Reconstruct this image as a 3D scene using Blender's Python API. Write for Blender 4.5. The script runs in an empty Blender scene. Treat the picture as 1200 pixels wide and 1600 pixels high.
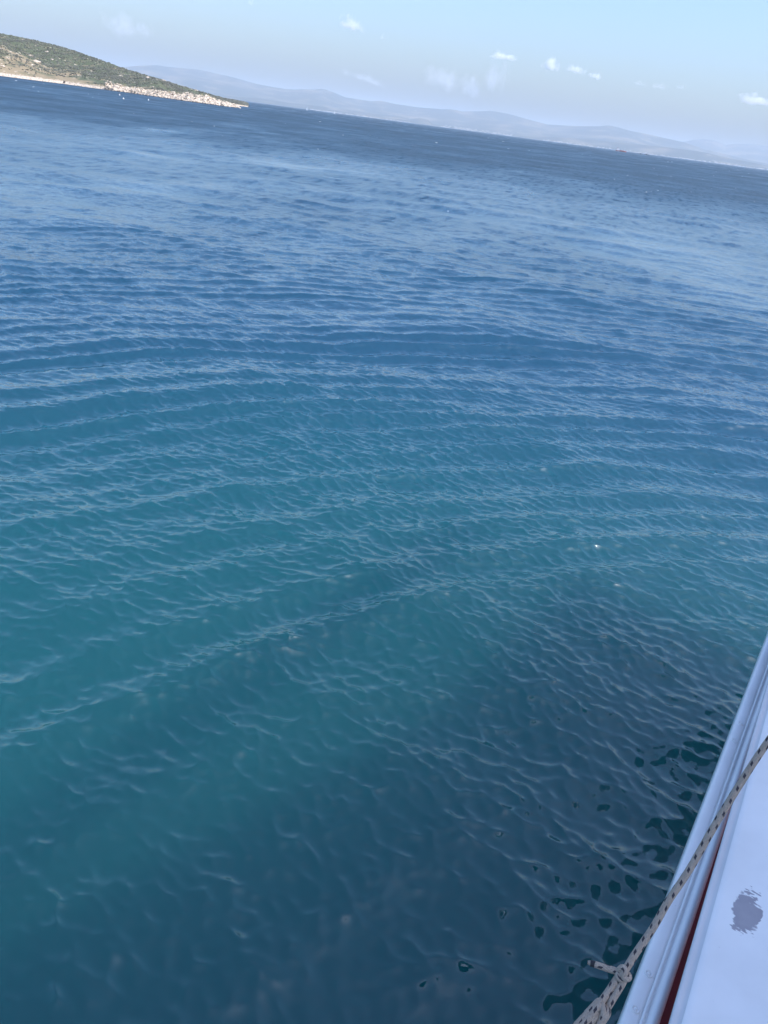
import bpy, bmesh, math, random
import numpy as np
from mathutils import Vector
rad = math.radians
scene = bpy.context.scene
C = scene.collection
rng = np.random.default_rng(7)
random.seed(7)

# ------------------------------------------------------------------ camera
F, PITCH, ROLL, H = 1200.0, rad(26.9), rad(7.52), 6.0
cam_data = bpy.data.cameras.new('camera')
cam = bpy.data.objects.new('camera', cam_data)
C.objects.link(cam)
scene.camera = cam
cam_data.sensor_fit = 'VERTICAL'
cam_data.sensor_height = 36.0
cam_data.lens = F / 1600 * 36.0
cam_data.clip_start = 0.05
cam_data.clip_end = 80000
_rx = lambda a: np.array([[1, 0, 0], [0, math.cos(a), -math.sin(a)], [0, math.sin(a), math.cos(a)]])
_rz = lambda a: np.array([[math.cos(a), -math.sin(a), 0], [math.sin(a), math.cos(a), 0], [0, 0, 1]])
R = _rx(math.pi / 2 - PITCH) @ _rz(ROLL)
cam.rotation_mode = 'XYZ'
from mathutils import Matrix
cam.matrix_world = Matrix.Translation((0, 0, H)) @ Matrix([list(r) for r in R]).to_4x4()

def ray(px, py):
    d = R @ np.array([px - 600.0, 800.0 - py, -F])
    return d / np.linalg.norm(d)
def azel(px, py):
    d = ray(px, py)
    return math.atan2(d[0], d[1]), math.asin(d[2])
def at_z(px, py, z):
    d = ray(px, py)
    return np.array([0, 0, H]) + d * ((z - H) / d[2])
def at_d(px, py, dist):
    return np.array([0, 0, H]) + ray(px, py) * dist

# ------------------------------------------------------------------ light
SUN_AZ, SUN_EL = rad(118), rad(55)       # azimuth clockwise from +Y
world = bpy.data.worlds.new('World')
scene.world = world
world.use_nodes = True
wn, wl = world.node_tree.nodes, world.node_tree.links
wn.clear()
wo = wn.new('ShaderNodeOutputWorld')
bg = wn.new('ShaderNodeBackground')
sky = wn.new('ShaderNodeTexSky')
sky.sky_type = 'NISHITA'
sky.sun_disc = False
sky.sun_elevation = SUN_EL
sky.sun_rotation = SUN_AZ
sky.altitude = 0
sky.air_density = 1.3
sky.dust_density = 2.8
sky.ozone_density = 6.0
bg.inputs['Strength'].default_value = 0.14
tint = wn.new('ShaderNodeVectorMath')          # cool white balance of the photograph
tint.operation = 'MULTIPLY'
tint.inputs[1].default_value = (.93, .98, 1.11)
wl.new(sky.outputs[0], tint.inputs[0])
wl.new(tint.outputs[0], bg.inputs['Color'])
wl.new(bg.outputs[0], wo.inputs[0])
sd = bpy.data.lights.new('sun', 'SUN')
sd.energy = 2.7
sd.angle = rad(0.53)
sd.color = (1.0, 0.95, 0.90)
so = bpy.data.objects.new('sun', sd)
C.objects.link(so)
sun_dir = Vector((math.sin(SUN_AZ) * math.cos(SUN_EL), math.cos(SUN_AZ) * math.cos(SUN_EL), math.sin(SUN_EL)))
so.rotation_euler = sun_dir.to_track_quat('Z', 'Y').to_euler()
so.location = (0, 0, 60)
vs = scene.view_settings
scene.display_settings.display_device = 'sRGB'
vs.view_transform = 'Standard'
vs.look = 'None'
vs.exposure = 0.84
vs.gamma = 1.0
vs.use_curve_mapping = False
cy = scene.cycles
cy.max_bounces = 12
cy.diffuse_bounces = 3
cy.glossy_bounces = 3
cy.volume_bounces = 10
cy.transparent_max_bounces = 8
cy.sample_clamp_indirect = 4.0
cy.use_denoising = True
cy.volume_step_rate = 1.0
cy.volume_max_steps = 64

# ------------------------------------------------------------------ helpers
def link(o, parent=None):
    C.objects.link(o)
    if parent is not None:
        o.parent = parent
    return o
def tag(o, label=None, cat=None, group=None, kind=None):
    if label: o['label'] = label
    if cat: o['category'] = cat
    if group: o['group'] = group
    if kind: o['kind'] = kind
    return o
def empty(name, loc=(0, 0, 0)):
    o = bpy.data.objects.new(name, None)
    o.location = loc
    o.empty_display_size = 0.1
    return link(o)
def mesh_np(name, V, faces_quads, mat, parent=None, smooth=True, uv=None, attrs=None):
    """fast mesh from numpy: V (n,3), faces (m,k)"""
    V = np.asarray(V, np.float32)
    Fq = np.asarray(faces_quads, np.int32)
    me = bpy.data.meshes.new(name)
    k = Fq.shape[1]
    me.vertices.add(len(V))
    me.vertices.foreach_set('co', V.ravel())
    me.loops.add(Fq.size)
    me.loops.foreach_set('vertex_index', Fq.ravel())
    me.polygons.add(len(Fq))
    me.polygons.foreach_set('loop_start', np.arange(0, Fq.size, k, dtype=np.int32))
    me.polygons.foreach_set('loop_total', np.full(len(Fq), k, np.int32))
    me.polygons.foreach_set('use_smooth', np.full(len(Fq), smooth, bool))
    if attrs:
        for an, av in attrs.items():
            a = me.attributes.new(an, 'FLOAT', 'POINT')
            a.data.foreach_set('value', np.asarray(av, np.float32).ravel())
    me.update(calc_edges=True)
    if uv is not None:
        l = me.uv_layers.new(name='UVMap')
        l.data.foreach_set('uv', np.asarray(uv, np.float32)[Fq.ravel()].ravel())
    me.materials.append(mat)
    o = bpy.data.objects.new(name, me)
    return link(o, parent)
def grid_faces(nr, nc, wrap=False):
    r = np.arange(nr - 1)[:, None]
    c = np.arange(nc if wrap else nc - 1)[None, :]
    c2 = (c + 1) % nc
    a = r * nc + c; b = r * nc + c2; d = (r + 1) * nc + c; e = (r + 1) * nc + c2
    return np.stack([a, b, e, d], -1).reshape(-1, 4)

_P = rng.random((256, 256)).astype(np.float32)
def vnoise(x, y):
    xi = np.floor(x); yi = np.floor(y)
    fx = (x - xi).astype(np.float32); fy = (y - yi).astype(np.float32)
    fx = fx * fx * (3 - 2 * fx); fy = fy * fy * (3 - 2 * fy)
    i = xi.astype(np.int64) & 255; j = yi.astype(np.int64) & 255
    i2 = (i + 1) & 255; j2 = (j + 1) & 255
    return ((_P[i, j] * (1 - fx) + _P[i2, j] * fx) * (1 - fy) + (_P[i, j2] * (1 - fx) + _P[i2, j2] * fx) * fy) - 0.5
def fbm(x, y, oct=4, gain=0.5):
    s, a, t = 0, 1.0, 0
    for k in range(oct):
        s = s + a * vnoise(x * 2 ** k + 17.3 * k, y * 2 ** k + 9.1 * k); t += a; a *= gain
    return s / t

def new_mat(name):
    m = bpy.data.materials.new(name)
    m.use_nodes = True
    n, l = m.node_tree.nodes, m.node_tree.links
    n.clear()
    out = n.new('ShaderNodeOutputMaterial')
    return m, n, l, out
def N(n, t, **kw):
    x = n.new(t)
    for k, v in kw.items():
        if k.startswith('i_'):
            x.inputs[k[2:].replace('_', ' ')].default_value = v
        else:
            setattr(x, k, v)
    return x
def principled(name, col, rough=0.5, noise=0.0, nscale=8.0, bump=0.0, bscale=60.0, coat=0.0):
    m, n, l, out = new_mat(name)
    p = N(n, 'ShaderNodeBsdfPrincipled')
    p.inputs['Roughness'].default_value = rough
    p.inputs['Base Color'].default_value = (*col, 1)
    if coat: p.inputs['Coat Weight'].default_value = coat
    tc = N(n, 'ShaderNodeTexCoord')
    if noise:
        t = N(n, 'ShaderNodeTexNoise'); t.inputs['Scale'].default_value = nscale; t.inputs['Detail'].default_value = 6
        l.new(tc.outputs['Object'], t.inputs['Vector'])
        r = N(n, 'ShaderNodeMapRange'); r.inputs[1].default_value = .3; r.inputs[2].default_value = .7
        r.inputs[3].default_value = 1 - noise; r.inputs[4].default_value = 1 + noise
        l.new(t.outputs['Fac'], r.inputs[0])
        mx = N(n, 'ShaderNodeVectorMath', operation='SCALE'); mx.inputs[0].default_value = col
        l.new(r.outputs[0], mx.inputs['Scale']); l.new(mx.outputs[0], p.inputs['Base Color'])
    if bump:
        t = N(n, 'ShaderNodeTexNoise'); t.inputs['Scale'].default_value = bscale; t.inputs['Detail'].default_value = 5
        l.new(tc.outputs['Object'], t.inputs['Vector'])
        bp = N(n, 'ShaderNodeBump'); bp.inputs['Strength'].default_value = bump; bp.inputs['Distance'].default_value = .02
        l.new(t.outputs['Fac'], bp.inputs['Height']); l.new(bp.outputs[0], p.inputs['Normal'])
    l.new(p.outputs[0], out.inputs[0])
    return m

# ------------------------------------------------------------------ water
def water_material():
    m, n, l, out = new_mat('sea_water')
    geo = N(n, 'ShaderNodeNewGeometry')
    chop = N(n, 'ShaderNodeAttribute', attribute_name='chop')
    # slopes of the ripples too short for the mesh
    acc = None
    for sc, w, rot in ((.7, 1.0, -12), (5.0, .8, -30), (17.0, .8, -40), (60.0, .5, -20)):
        mp = N(n, 'ShaderNodeMapping'); mp.inputs['Rotation'].default_value = (0, 0, rad(-rot)); mp.inputs['Scale'].default_value = (.55 * sc, sc, sc)
        l.new(geo.outputs['Position'], mp.inputs['Vector'])
        t = N(n, 'ShaderNodeTexNoise'); t.inputs['Scale'].default_value = 1.0; t.inputs['Detail'].default_value = 1.5
        l.new(mp.outputs[0], t.inputs['Vector'])
        s = N(n, 'ShaderNodeVectorMath', operation='SUBTRACT'); s.inputs[1].default_value = (.5, .5, .5)
        l.new(t.outputs['Color'], s.inputs[0])
        k = N(n, 'ShaderNodeVectorMath', operation='SCALE'); k.inputs['Scale'].default_value = w
        l.new(s.outputs[0], k.inputs[0])
        if sc < 1:                                   # only where the mesh no longer carries waves this long
            f = N(n, 'ShaderNodeMapRange'); f.inputs[1].default_value = .09; f.inputs[2].default_value = .16; f.inputs[3].default_value = 0; f.inputs[4].default_value = w
            l.new(chop.outputs['Fac'], f.inputs[0]); l.new(f.outputs[0], k.inputs['Scale'])
        if acc is None: acc = k
        else:
            a = N(n, 'ShaderNodeVectorMath', operation='ADD'); l.new(acc.outputs[0], a.inputs[0]); l.new(k.outputs[0], a.inputs[1]); acc = a
    # far off, trains of wavelets lined up with the wind tilt the sea towards or away from it
    for Lx, Ly, lo, hi, amt in ((.9, 3.0, .05, .10, 1.5), (1.0, 9.0, .10, .18, 1.5), (7.0, 110.0, .14, .22, .35)):
        mp = N(n, 'ShaderNodeMapping', vector_type='TEXTURE'); mp.inputs['Rotation'].default_value = (0, 0, rad(-14)); mp.inputs['Scale'].default_value = (Lx, Ly, 1)
        l.new(geo.outputs['Position'], mp.inputs['Vector'])
        t = N(n, 'ShaderNodeTexNoise'); t.inputs['Scale'].default_value = 1.0; t.inputs['Detail'].default_value = 2
        l.new(mp.outputs[0], t.inputs['Vector'])
        f = N(n, 'ShaderNodeMapRange'); f.inputs[1].default_value = lo; f.inputs[2].default_value = hi; f.inputs[3].default_value = 0; f.inputs[4].default_value = amt
        l.new(chop.outputs['Fac'], f.inputs[0])
        q = N(n, 'ShaderNodeMath', operation='SUBTRACT'); q.inputs[1].default_value = .5; l.new(t.outputs['Fac'], q.inputs[0])
        qq = N(n, 'ShaderNodeMath', operation='MULTIPLY'); l.new(q.outputs[0], qq.inputs[0]); l.new(f.outputs[0], qq.inputs[1])
        v = N(n, 'ShaderNodeVectorMath', operation='SCALE'); v.inputs[0].default_value = (math.sin(rad(14)), math.cos(rad(14)), 0); l.new(qq.outputs[0], v.inputs['Scale'])
        a = N(n, 'ShaderNodeVectorMath', operation='ADD'); l.new(acc.outputs[0], a.inputs[0]); l.new(v.outputs[0], a.inputs[1]); acc = a
    sc = N(n, 'ShaderNodeVectorMath', operation='SCALE'); l.new(acc.outputs[0], sc.inputs[0])
    cl_ = N(n, 'ShaderNodeMath', operation='MINIMUM'); cl_.inputs[1].default_value = .075; l.new(chop.outputs['Fac'], cl_.inputs[0])
    cm = N(n, 'ShaderNodeMath', operation='MULTIPLY'); cm.inputs[1].default_value = 6.0
    l.new(cl_.outputs[0], cm.inputs[0]); l.new(cm.outputs[0], sc.inputs['Scale'])
    fl = N(n, 'ShaderNodeVectorMath', operation='MULTIPLY'); fl.inputs[1].default_value = (1, 1, 0); l.new(sc.outputs[0], fl.inputs[0])
    ad = N(n, 'ShaderNodeVectorMath', operation='ADD'); l.new(geo.outputs['Normal'], ad.inputs[0]); l.new(fl.outputs[0], ad.inputs[1])
    nz = N(n, 'ShaderNodeVectorMath', operation='NORMALIZE'); l.new(ad.outputs[0], nz.inputs[0])
    # light coming back up out of the water: barely follows the ripples
    up = N(n, 'ShaderNodeVectorMath', operation='MULTIPLY_ADD'); up.inputs[1].default_value = (.3, .3, .3); up.inputs[2].default_value = (0, 0, .7)
    l.new(geo.outputs['Normal'], up.inputs[0])
    ss = N(n, 'ShaderNodeSubsurfaceScattering', falloff='BURLEY')
    ss.inputs['Color'].default_value = (0.008, 0.069, 0.090, 1)
    # teal over the shallow shelf by the boat, deep blue further out
    dp = N(n, 'ShaderNodeVectorMath', operation='LENGTH'); l.new(geo.outputs['Position'], dp.inputs[0])
    dr_ = N(n, 'ShaderNodeMapRange', interpolation_type='SMOOTHSTEP'); dr_.inputs[1].default_value = 4; dr_.inputs[2].default_value = 25; l.new(dp.outputs['Value'], dr_.inputs[0])
    dc = N(n, 'ShaderNodeMix', data_type='RGBA'); dc.inputs[6].default_value = (0.006, 0.071, 0.077, 1); dc.inputs[7].default_value = (0.009, 0.052, 0.090, 1)
    l.new(dr_.outputs[0], dc.inputs[0]); l.new(dc.outputs[2], ss.inputs['Color'])
    ss.inputs['Scale'].default_value = 10.0
    ss.inputs['Radius'].default_value = (.5, 1, 1)
    l.new(up.outputs[0], ss.inputs['Normal'])
    # mirror of the sky: facets too small for the mesh become roughness
    sp = N(n, 'ShaderNodeBsdfPrincipled')
    sp.inputs['Base Color'].default_value = (0, 0, 0, 1)
    sp.inputs['IOR'].default_value = 1.6
    rg = N(n, 'ShaderNodeMath', operation='MULTIPLY_ADD'); rg.inputs[1].default_value = .8; rg.inputs[2].default_value = -.02; l.new(chop.outputs['Fac'], rg.inputs[0])
    rc = N(n, 'ShaderNodeMath', operation='MAXIMUM'); rc.inputs[1].default_value = .0012; l.new(rg.outputs[0], rc.inputs[0])
    rq = N(n, 'ShaderNodeMath', operation='SQRT'); l.new(rc.outputs[0], rq.inputs[0])
    l.new(rq.outputs[0], sp.inputs['Roughness']); l.new(nz.outputs[0], sp.inputs['Normal'])
    fr = N(n, 'ShaderNodeFresnel'); fr.inputs['IOR'].default_value = 1.6
    fm = N(n, 'ShaderNodeMath', operation='MINIMUM'); fm.inputs[1].default_value = .45; l.new(fr.outputs[0], fm.inputs[0])
    blk = N(n, 'ShaderNodeBsdfDiffuse'); blk.inputs['Color'].default_value = (0, 0, 0, 1)
    mb = N(n, 'ShaderNodeMixShader'); l.new(fm.outputs[0], mb.inputs[0]); l.new(ss.outputs[0], mb.inputs[1]); l.new(blk.outputs[0], mb.inputs[2])
    mx = N(n, 'ShaderNodeAddShader'); l.new(mb.outputs[0], mx.inputs[0]); l.new(sp.outputs[0], mx.inputs[1])
    l.new(mx.outputs[0], out.inputs[0])
    return m

def build_water():
    r = [0.4]
    while r[-1] < 34000:
        r.append(r[-1] + max(.027, r[-1] ** 2 / 8400.0))
    r = np.array(r, np.float32)
    dr = np.gradient(r)
    dense = np.linspace(rad(-50), rad(52), 800)
    rest = np.linspace(rad(52), rad(310), 112)[1:-1]
    az = np.concatenate([dense, rest]).astype(np.float32)
    nr, nc = len(r), len(az)
    X = r[:, None] * np.sin(az)[None]; Y = r[:, None] * np.cos(az)[None]
    X0, Y0 = X.copy(), Y.copy()
    Z = np.zeros_like(X); uns = np.zeros_like(X); DX = np.zeros_like(X); DY = np.zeros_like(X)
    ex, ey = np.sin(az)[None], np.cos(az)[None]
    daz = np.abs(np.gradient(np.concatenate([az[-1:] - 2 * np.pi, az, az[:1] + 2 * np.pi])))[1:-1][None]
    # patches where the wind ruffles the sea more or less
    gust = np.clip(1 + 1.1 * fbm(X / 9 + 40, Y / 14 + 3, 3) + 1.0 * fbm((X * .5 + Y * .85) / 90, (X * .85 - Y * .5) / 30, 3), .35, 1.8).astype(np.float32)
    rr_ = np.clip((r - 85) / 120, 0, 1)[:, None]; near = .6 + .4 * np.clip((r - 3) / 11, 0, 1)[:, None]; lee = .34 + 1.35 * rr_ * rr_ * (3 - 2 * rr_)      # smoother in the lee near the boat, ruffled further out
    waves = []
    def add(lam, ang, slope, fac, gusty, center=None):
        waves.append((lam, ang, slope, fac, gusty, center))
    # boat's own wake: arcs about a point astern
    for lam, s in ((.70, .06), (.86, .09), (1.0, .115), (1.12, .10), (1.5, .06)):
        add(lam, 0, s * 1.05, .95, 0, (10.5 + random.uniform(-1, 1), -5.5 + random.uniform(-1, 1)))
    # wind chop: azimuth it travels along, about 25 deg with wide spread
    def band(n, l0, l1, mean, spread, slope, fac, gusty):
        for i in range(n):
            add(l0 * (l1 / l0) ** random.random(), rad(random.gauss(mean, spread)), slope * math.sqrt(2.0 / n), fac, gusty)
    band(30, 3.0, 14.0, 8, 36, .05, 1.0, 0)
    band(44, 1.0, 3.0, 14, 42, .055, 1.2, .7)
    band(44, .36, 1.0, 24, 40, .07, 1.4, 1)
    band(110, .11, .32, 30, 42, .225, 1.15, 1)
    for lam, ang, slope, fac, gusty, cen in waves:
        k = 2 * math.pi / lam
        ph = random.uniform(0, 6.283)
        if cen:
            px, py = X0 - cen[0], Y0 - cen[1]
            R_ = np.sqrt(px * px + py * py) + 1e-3
            dxn, dyn = px / R_, py / R_
            th = k * (R_ + .35 * fbm(X0 / 9, Y0 / 9, 2)) + ph
            amp = slope / k * np.clip(1.0 + 1.0 * fbm(X0 / 8 + 3, Y0 / 8, 2), .1, 2) * np.clip(1.5 - np.abs(R_ - 19) / 26, 0, 1) * np.clip(.4 + .6 * (r - 4) / 9, .4, 1)[:, None]
            nrr = nr; sl = slice(0, nr)
        else:
            # rows where this wave can be carried by the mesh
            dxn, dyn = math.sin(ang), math.cos(ang)
            last = int(np.searchsorted(r, math.sqrt(8400 * lam / 2.2 / .25))) + 1
            last = min(max(last, 2), nr)
            sl = slice(0, last)
            th = k * (X0[sl] * dxn + Y0[sl] * dyn) + ph
            amp = slope / k
            if gusty: amp = amp * (1 + gusty * (gust[sl] - 1))
            if lam < 1: amp = amp * near[sl]
        e = np.abs(dxn * ex + dyn * ey)
        step = np.maximum(dr[sl][:, None] * e, (r[sl][:, None] * daz) * np.sqrt(np.maximum(1 - e * e, 0)))
        w = np.clip((lam / np.maximum(step, 1e-6) - 2.2) / 2.5, 0, 1).astype(np.float32)
        v = np.full(X.shape, slope * slope / 2, np.float32)
        v[sl] *= (1 - w * w)
        if gusty: v *= gust ** 2 * lee ** 2
        if cen: v[:] = 0
        uns += v
        A = (amp * w).astype(np.float32)
        th = th.astype(np.float32)
        c, s = np.cos(th), np.sin(th)
        Z[sl] += A * c
        DX[sl] -= fac * A * s * dxn
        DY[sl] -= fac * A * s * dyn
    X += DX; Y += DY
    chop = np.sqrt(uns + (.012 * gust) ** 2)
    V = np.stack([X, Y, Z], -1).reshape(-1, 3)
    o = mesh_np('sea', V, grid_faces(nr, nc, wrap=True), water_material(), attrs={'chop': chop})
    o['kind'] = 'structure'
    print('sea', nr, nc, nr * nc * 2)
    return o
build_water()

# ------------------------------------------------------------------ land
def land_material(name, base, dry, rock, scale, zshore, rockamt=.62, shore=True):
    m, n, l, out = new_mat(name)
    geo = N(n, 'ShaderNodeNewGeometry')
    p = N(n, 'ShaderNodeBsdfPrincipled'); p.inputs['Roughness'].default_value = .95; p.inputs['Specular IOR Level'].default_value = .1
    def noise(s, d=5):
        mp = N(n, 'ShaderNodeVectorMath', operation='SCALE'); mp.inputs['Scale'].default_value = s; l.new(geo.outputs['Position'], mp.inputs[0])
        t = N(n, 'ShaderNodeTexNoise'); t.inputs['Scale'].default_value = 1; t.inputs['Detail'].default_value = d; l.new(mp.outputs[0], t.inputs['Vector'])
        return t.outputs['Fac']
    def ramp(v, a, b):
        r = N(n, 'ShaderNodeMapRange'); r.inputs[1].default_value = a; r.inputs[2].default_value = b; l.new(v, r.inputs[0]); return r.outputs[0]
    def mix(f, a, b):
        x = N(n, 'ShaderNodeMix', data_type='RGBA')
        if hasattr(f, 'links'): l.new(f, x.inputs[0])
        for v, i in ((a, 6), (b, 7)):
            if isinstance(v, tuple): x.inputs[i].default_value = (*v, 1)
            else: l.new(v, x.inputs[i])
        return x.outputs[2]
    dryv = N(n, 'ShaderNodeAttribute', attribute_name='dry').outputs['Fac']
    nd = N(n, 'ShaderNodeMath', operation='ADD'); l.new(noise(scale), nd.inputs[0]); l.new(dryv, nd.inputs[1])
    c = mix(ramp(nd.outputs[0], .48, .68), base, dry)
    c = mix(ramp(noise(scale * 2.7), rockamt, rockamt + .08), c, rock)
    if shore:
        sh = N(n, 'ShaderNodeAttribute', attribute_name='shore').outputs['Fac']
        ns = N(n, 'ShaderNodeMath', operation='ADD'); l.new(sh, ns.inputs[0])
        h2 = N(n, 'ShaderNodeMath', operation='MULTIPLY_ADD'); h2.inputs[1].default_value = .8; h2.inputs[2].default_value = -.4; l.new(noise(scale * 3), h2.inputs[0])
        l.new(h2.outputs[0], ns.inputs[1])
        c = mix(ramp(ns.outputs[0], .4, .6), c, rock)
    l.new(c, p.inputs['Base Color'])
    l.new(p.outputs[0], out.inputs[0])
    return m
GREEN, DRY, ROCK = (.10, .115, .068), (.27, .215, .135), (.58, .48, .37)
m_island = land_material('island_ground', GREEN, DRY, ROCK, .06, 0)
m_far = land_material('far_land', (.05, .06, .045), (.17, .145, .10), (.3, .27, .22), .0017, 0, .66, shore=False)
m_rock = principled('pale_limestone', (.54, .45, .35), .9, .35, .25)
m_wetrock_cave = principled('wet_rock_and_cave_shade', (.05, .04, .035), .8, .2, .5)
m_scrub = principled('maquis_scrub', (.115, .116, .088), .9, .45, .08)

def curve(pts):
    a = np.array([azel(*p) for p in pts]); a = a[np.argsort(a[:, 0])]
    return a
def interp(a, x): return np.interp(x, a[:, 0], a[:, 1])

# island hill (left): shoreline and ridge as bearings and elevations
ridge_px = [(-130, 30), (-60, 42), (0, 52), (30, 57.5), (60, 64), (100, 74), (150, 91), (200, 109), (250, 124), (300, 139), (350, 153), (372, 157.3), (390, 161)]
shore_px = [(-130, 109), (-60, 114), (0, 119.5), (60, 124.5), (100, 129.5), (150, 138.2), (200, 146), (250, 154), (300, 160.5), (340, 163.5), (373, 163.5)]
a_r, a_s = curve(ridge_px), curve(shore_px)
_sd = np.array([(azel(px, 140)[0], d) for px, d in ((-130, 850), (0, 870), (100, 880), (200, 820), (250, 765), (300, 725), (340, 715), (373, 725), (400, 735))])
def shore_dist(az): return np.interp(az, _sd[:, 0], _sd[:, 1])
azs = np.linspace(azel(-130, 30)[0], azel(388, 160)[0], 420)
ts = np.concatenate([np.linspace(-.06, 1, 150), np.linspace(1, 2.2, 40)[1:]])
Dsh = shore_dist(azs)
back = np.interp(azs, [azel(250, 150)[0], azel(330, 160)[0], azel(388, 160)[0]], [0, 1, 1])   # the far end of the slope lies further off, behind the point
D0 = Dsh + back * 260
W = np.interp(azs, [azel(0, 52)[0], azel(388, 160)[0]], [330, 120])
Zr = np.maximum((D0 + W) * np.tan(interp(a_r, azs)) + H, .3)
T, A_ = np.meshgrid(ts, azs, indexing='ij')
Dg = D0[None] + T * W[None]
Xg, Yg = Dg * np.sin(A_), Dg * np.cos(A_)
t1 = np.clip(T, 0, 1)
prof = np.where(T < 0, T * .6, (.02 + 1.5 / np.maximum(Zr[None], 6)) * np.clip(T / .035, 0, 1) ** .7 + (.98 - 1.5 / np.maximum(Zr[None], 6)) * (t1 ** 1.25))
prof = np.where(T > 1, 1 - (T - 1) ** 1.5 * .8, prof)
nz = fbm(Xg / 60, Yg / 60, 5) * 2
env = np.clip(T / .1, 0, 1) * np.clip((1.0 - T) / .25, 0, 1)
Zg = Zr[None] * prof * (1 + .28 * nz * env)
# the nearer spur that runs down to the right from the left edge
sp = curve([(-130, 38), (-60, 52), (0, 66), (30, 79), (60, 96), (90, 113), (112, 124), (130, 132)])
zsp = np.maximum((D0 + .42 * W) * np.tan(interp(sp, azs)) + H, 0) * (azs < azel(130, 132)[0])
spur = zsp[None] * np.clip(1 - np.abs(T - .42) / .42, 0, 1) ** np.where(T < .42, .8, .5) * np.clip(T / .05, 0, 1)
Zg = np.maximum(Zg, np.where(T < .95, spur * (1 + .18 * nz * np.clip((.42 - T) / .2, 0, 1)), 0))
dry = np.where((T < .4) & (spur > 1), .07 + .1 * nz, -.05 + .0 * nz) + .22 * np.clip(1 - T / .2, 0, 1)
shore = np.clip(1.15 - T / .04, 0, 1)
V = np.stack([Xg, Yg, Zg], -1).reshape(-1, 3)
isl = mesh_np('island_hill', V, grid_faces(len(ts), len(azs)), m_island, attrs={'dry': dry, 'shore': shore})
isl['kind'] = 'structure'

# low rocky point in front of the slope
pt_px = [(165, 128), (185, 131), (200, 134), (240, 141.5), (262, 143.5), (280, 146), (292, 143.5), (300, 146), (320, 149), (335, 154), (350, 158), (362, 160), (373, 165)]
a_p = curve(pt_px)
azp = np.linspace(azel(165, 135)[0], azel(374, 165)[0], 300)
Dp = shore_dist(azp)
tp = np.concatenate([np.linspace(-.1, 1, 40), np.linspace(1, 2, 20)[1:]])
Wp = 42 * np.clip((azp[-1] - azp) / rad(1.5), .08, 1) * np.clip((azp - azp[0]) / rad(1), .05, 1)
Zp = np.maximum((Dp + Wp) * np.tan(interp(a_p, azp)) + H, .4) * np.clip((azp[-1] - azp) / rad(.35), .02, 1)
T, A_ = np.meshgrid(tp, azp, indexing='ij')
Dg = Dp[None] + T * Wp[None]
Xp, Yp = Dg * np.sin(A_), Dg * np.cos(A_)
pr = np.where(T < 0, T, np.where(T < 1, np.clip(T, 0, 1) ** .55, 1 - (T - 1) * .9))
Zq = Zp[None] * pr + np.where((T > 0), 1, 0) * (np.abs(fbm(Xp / 5, Yp / 5, 4)) * 8 - 1.0) * np.clip(Zp[None] / 5, .3, 1) * np.clip((azp[-1] - A_) / rad(.5), 0, 1) * np.clip(T / .1, 0, 1)
dry = .12 + 0 * T
shore = np.clip(1.25 - np.clip(T, 0, 9) / .75, 0, 1) + .35 * (A_ > azel(285, 150)[0])
pnt = mesh_np('rocky_point', np.stack([Xp, Yp, Zq], -1).reshape(-1, 3), grid_faces(len(tp), len(azp)), m_island, attrs={'dry': dry, 'shore': shore})
pnt['kind'] = 'structure'

# surface samplers for scattering
def blob_proto(k=0, sub=1):
    bm = bmesh.new(); bmesh.ops.create_icosphere(bm, subdivisions=sub, radius=1)
    V = np.array([v.co[:] for v in bm.verts]); Fc = np.array([[v.index for v in f.verts] for f in bm.faces]); bm.free()
    return V, Fc
def scatter(name, pts, radii, mat, flat=(1, 1, .7), jitter=.35, sub=1, parent=None, smooth=False):
    Vb, Fb = blob_proto(sub=sub)
    n, nb = len(pts), len(Vb)
    J = 1 + jitter * (rng.random((n, nb)) - .5) * 2
    ang = rng.random(n) * 6.283
    ca, sa = np.cos(ang), np.sin(ang)
    st = np.array(flat)[None] * (1 + .4 * (rng.random((n, 3)) - .5))
    B = Vb[None] * J[..., None] * st[:, None] * radii[:, None, None]
    x = B[..., 0] * ca[:, None] - B[..., 1] * sa[:, None]; y = B[..., 0] * sa[:, None] + B[..., 1] * ca[:, None]
    P = np.stack([x, y, B[..., 2]], -1) + np.asarray(pts)[:, None]
    Fa = (Fb[None] + (np.arange(n) * nb)[:, None, None]).reshape(-1, 3)
    return mesh_np(name, P.reshape(-1, 3), Fa, mat, parent, smooth)
# scrub on the hill
ni, nj = len(ts), len(azs)
cnt = 24000
ii = rng.integers(6, 150, cnt); jj = rng.integers(0, nj - 1, cnt)
gx, gy, gz = (V.reshape(ni, nj, 3)[ii, jj].T)
dens = fbm(gx / 35 + 5, gy / 35, 4) + .12 - .5 * np.clip(1 - ts[ii] / .2, 0, 1) - .03 * ((ts[ii] < .4) & (spur[ii, jj] > 1))
ok = rng.random(cnt) < np.clip(.5 + 2.2 * dens, 0, 1)
P = np.stack([gx + rng.normal(0, .8, cnt), gy + rng.normal(0, 1, cnt), gz + .2], -1)[ok]
sc = scatter('hillside_scrub', P, .35 + .65 * rng.random(len(P)) ** 1.5, m_scrub)
ptb = rng.integers(14, 45, 700); pjb = rng.integers(5, len(azp) - 40, 700)
P2 = np.stack([Xp[ptb, pjb], Yp[ptb, pjb], Zq[ptb, pjb]], -1)
sc2 = scatter('point_scrub', P2, .35 + .6 * rng.random(700), m_scrub)
tag(sc2, 'low olive scrub on top of the rocky point', 'scrub', kind='stuff')
tag(sc, 'dense grey green scrub covering the island hillside', 'scrub', kind='stuff')
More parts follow.
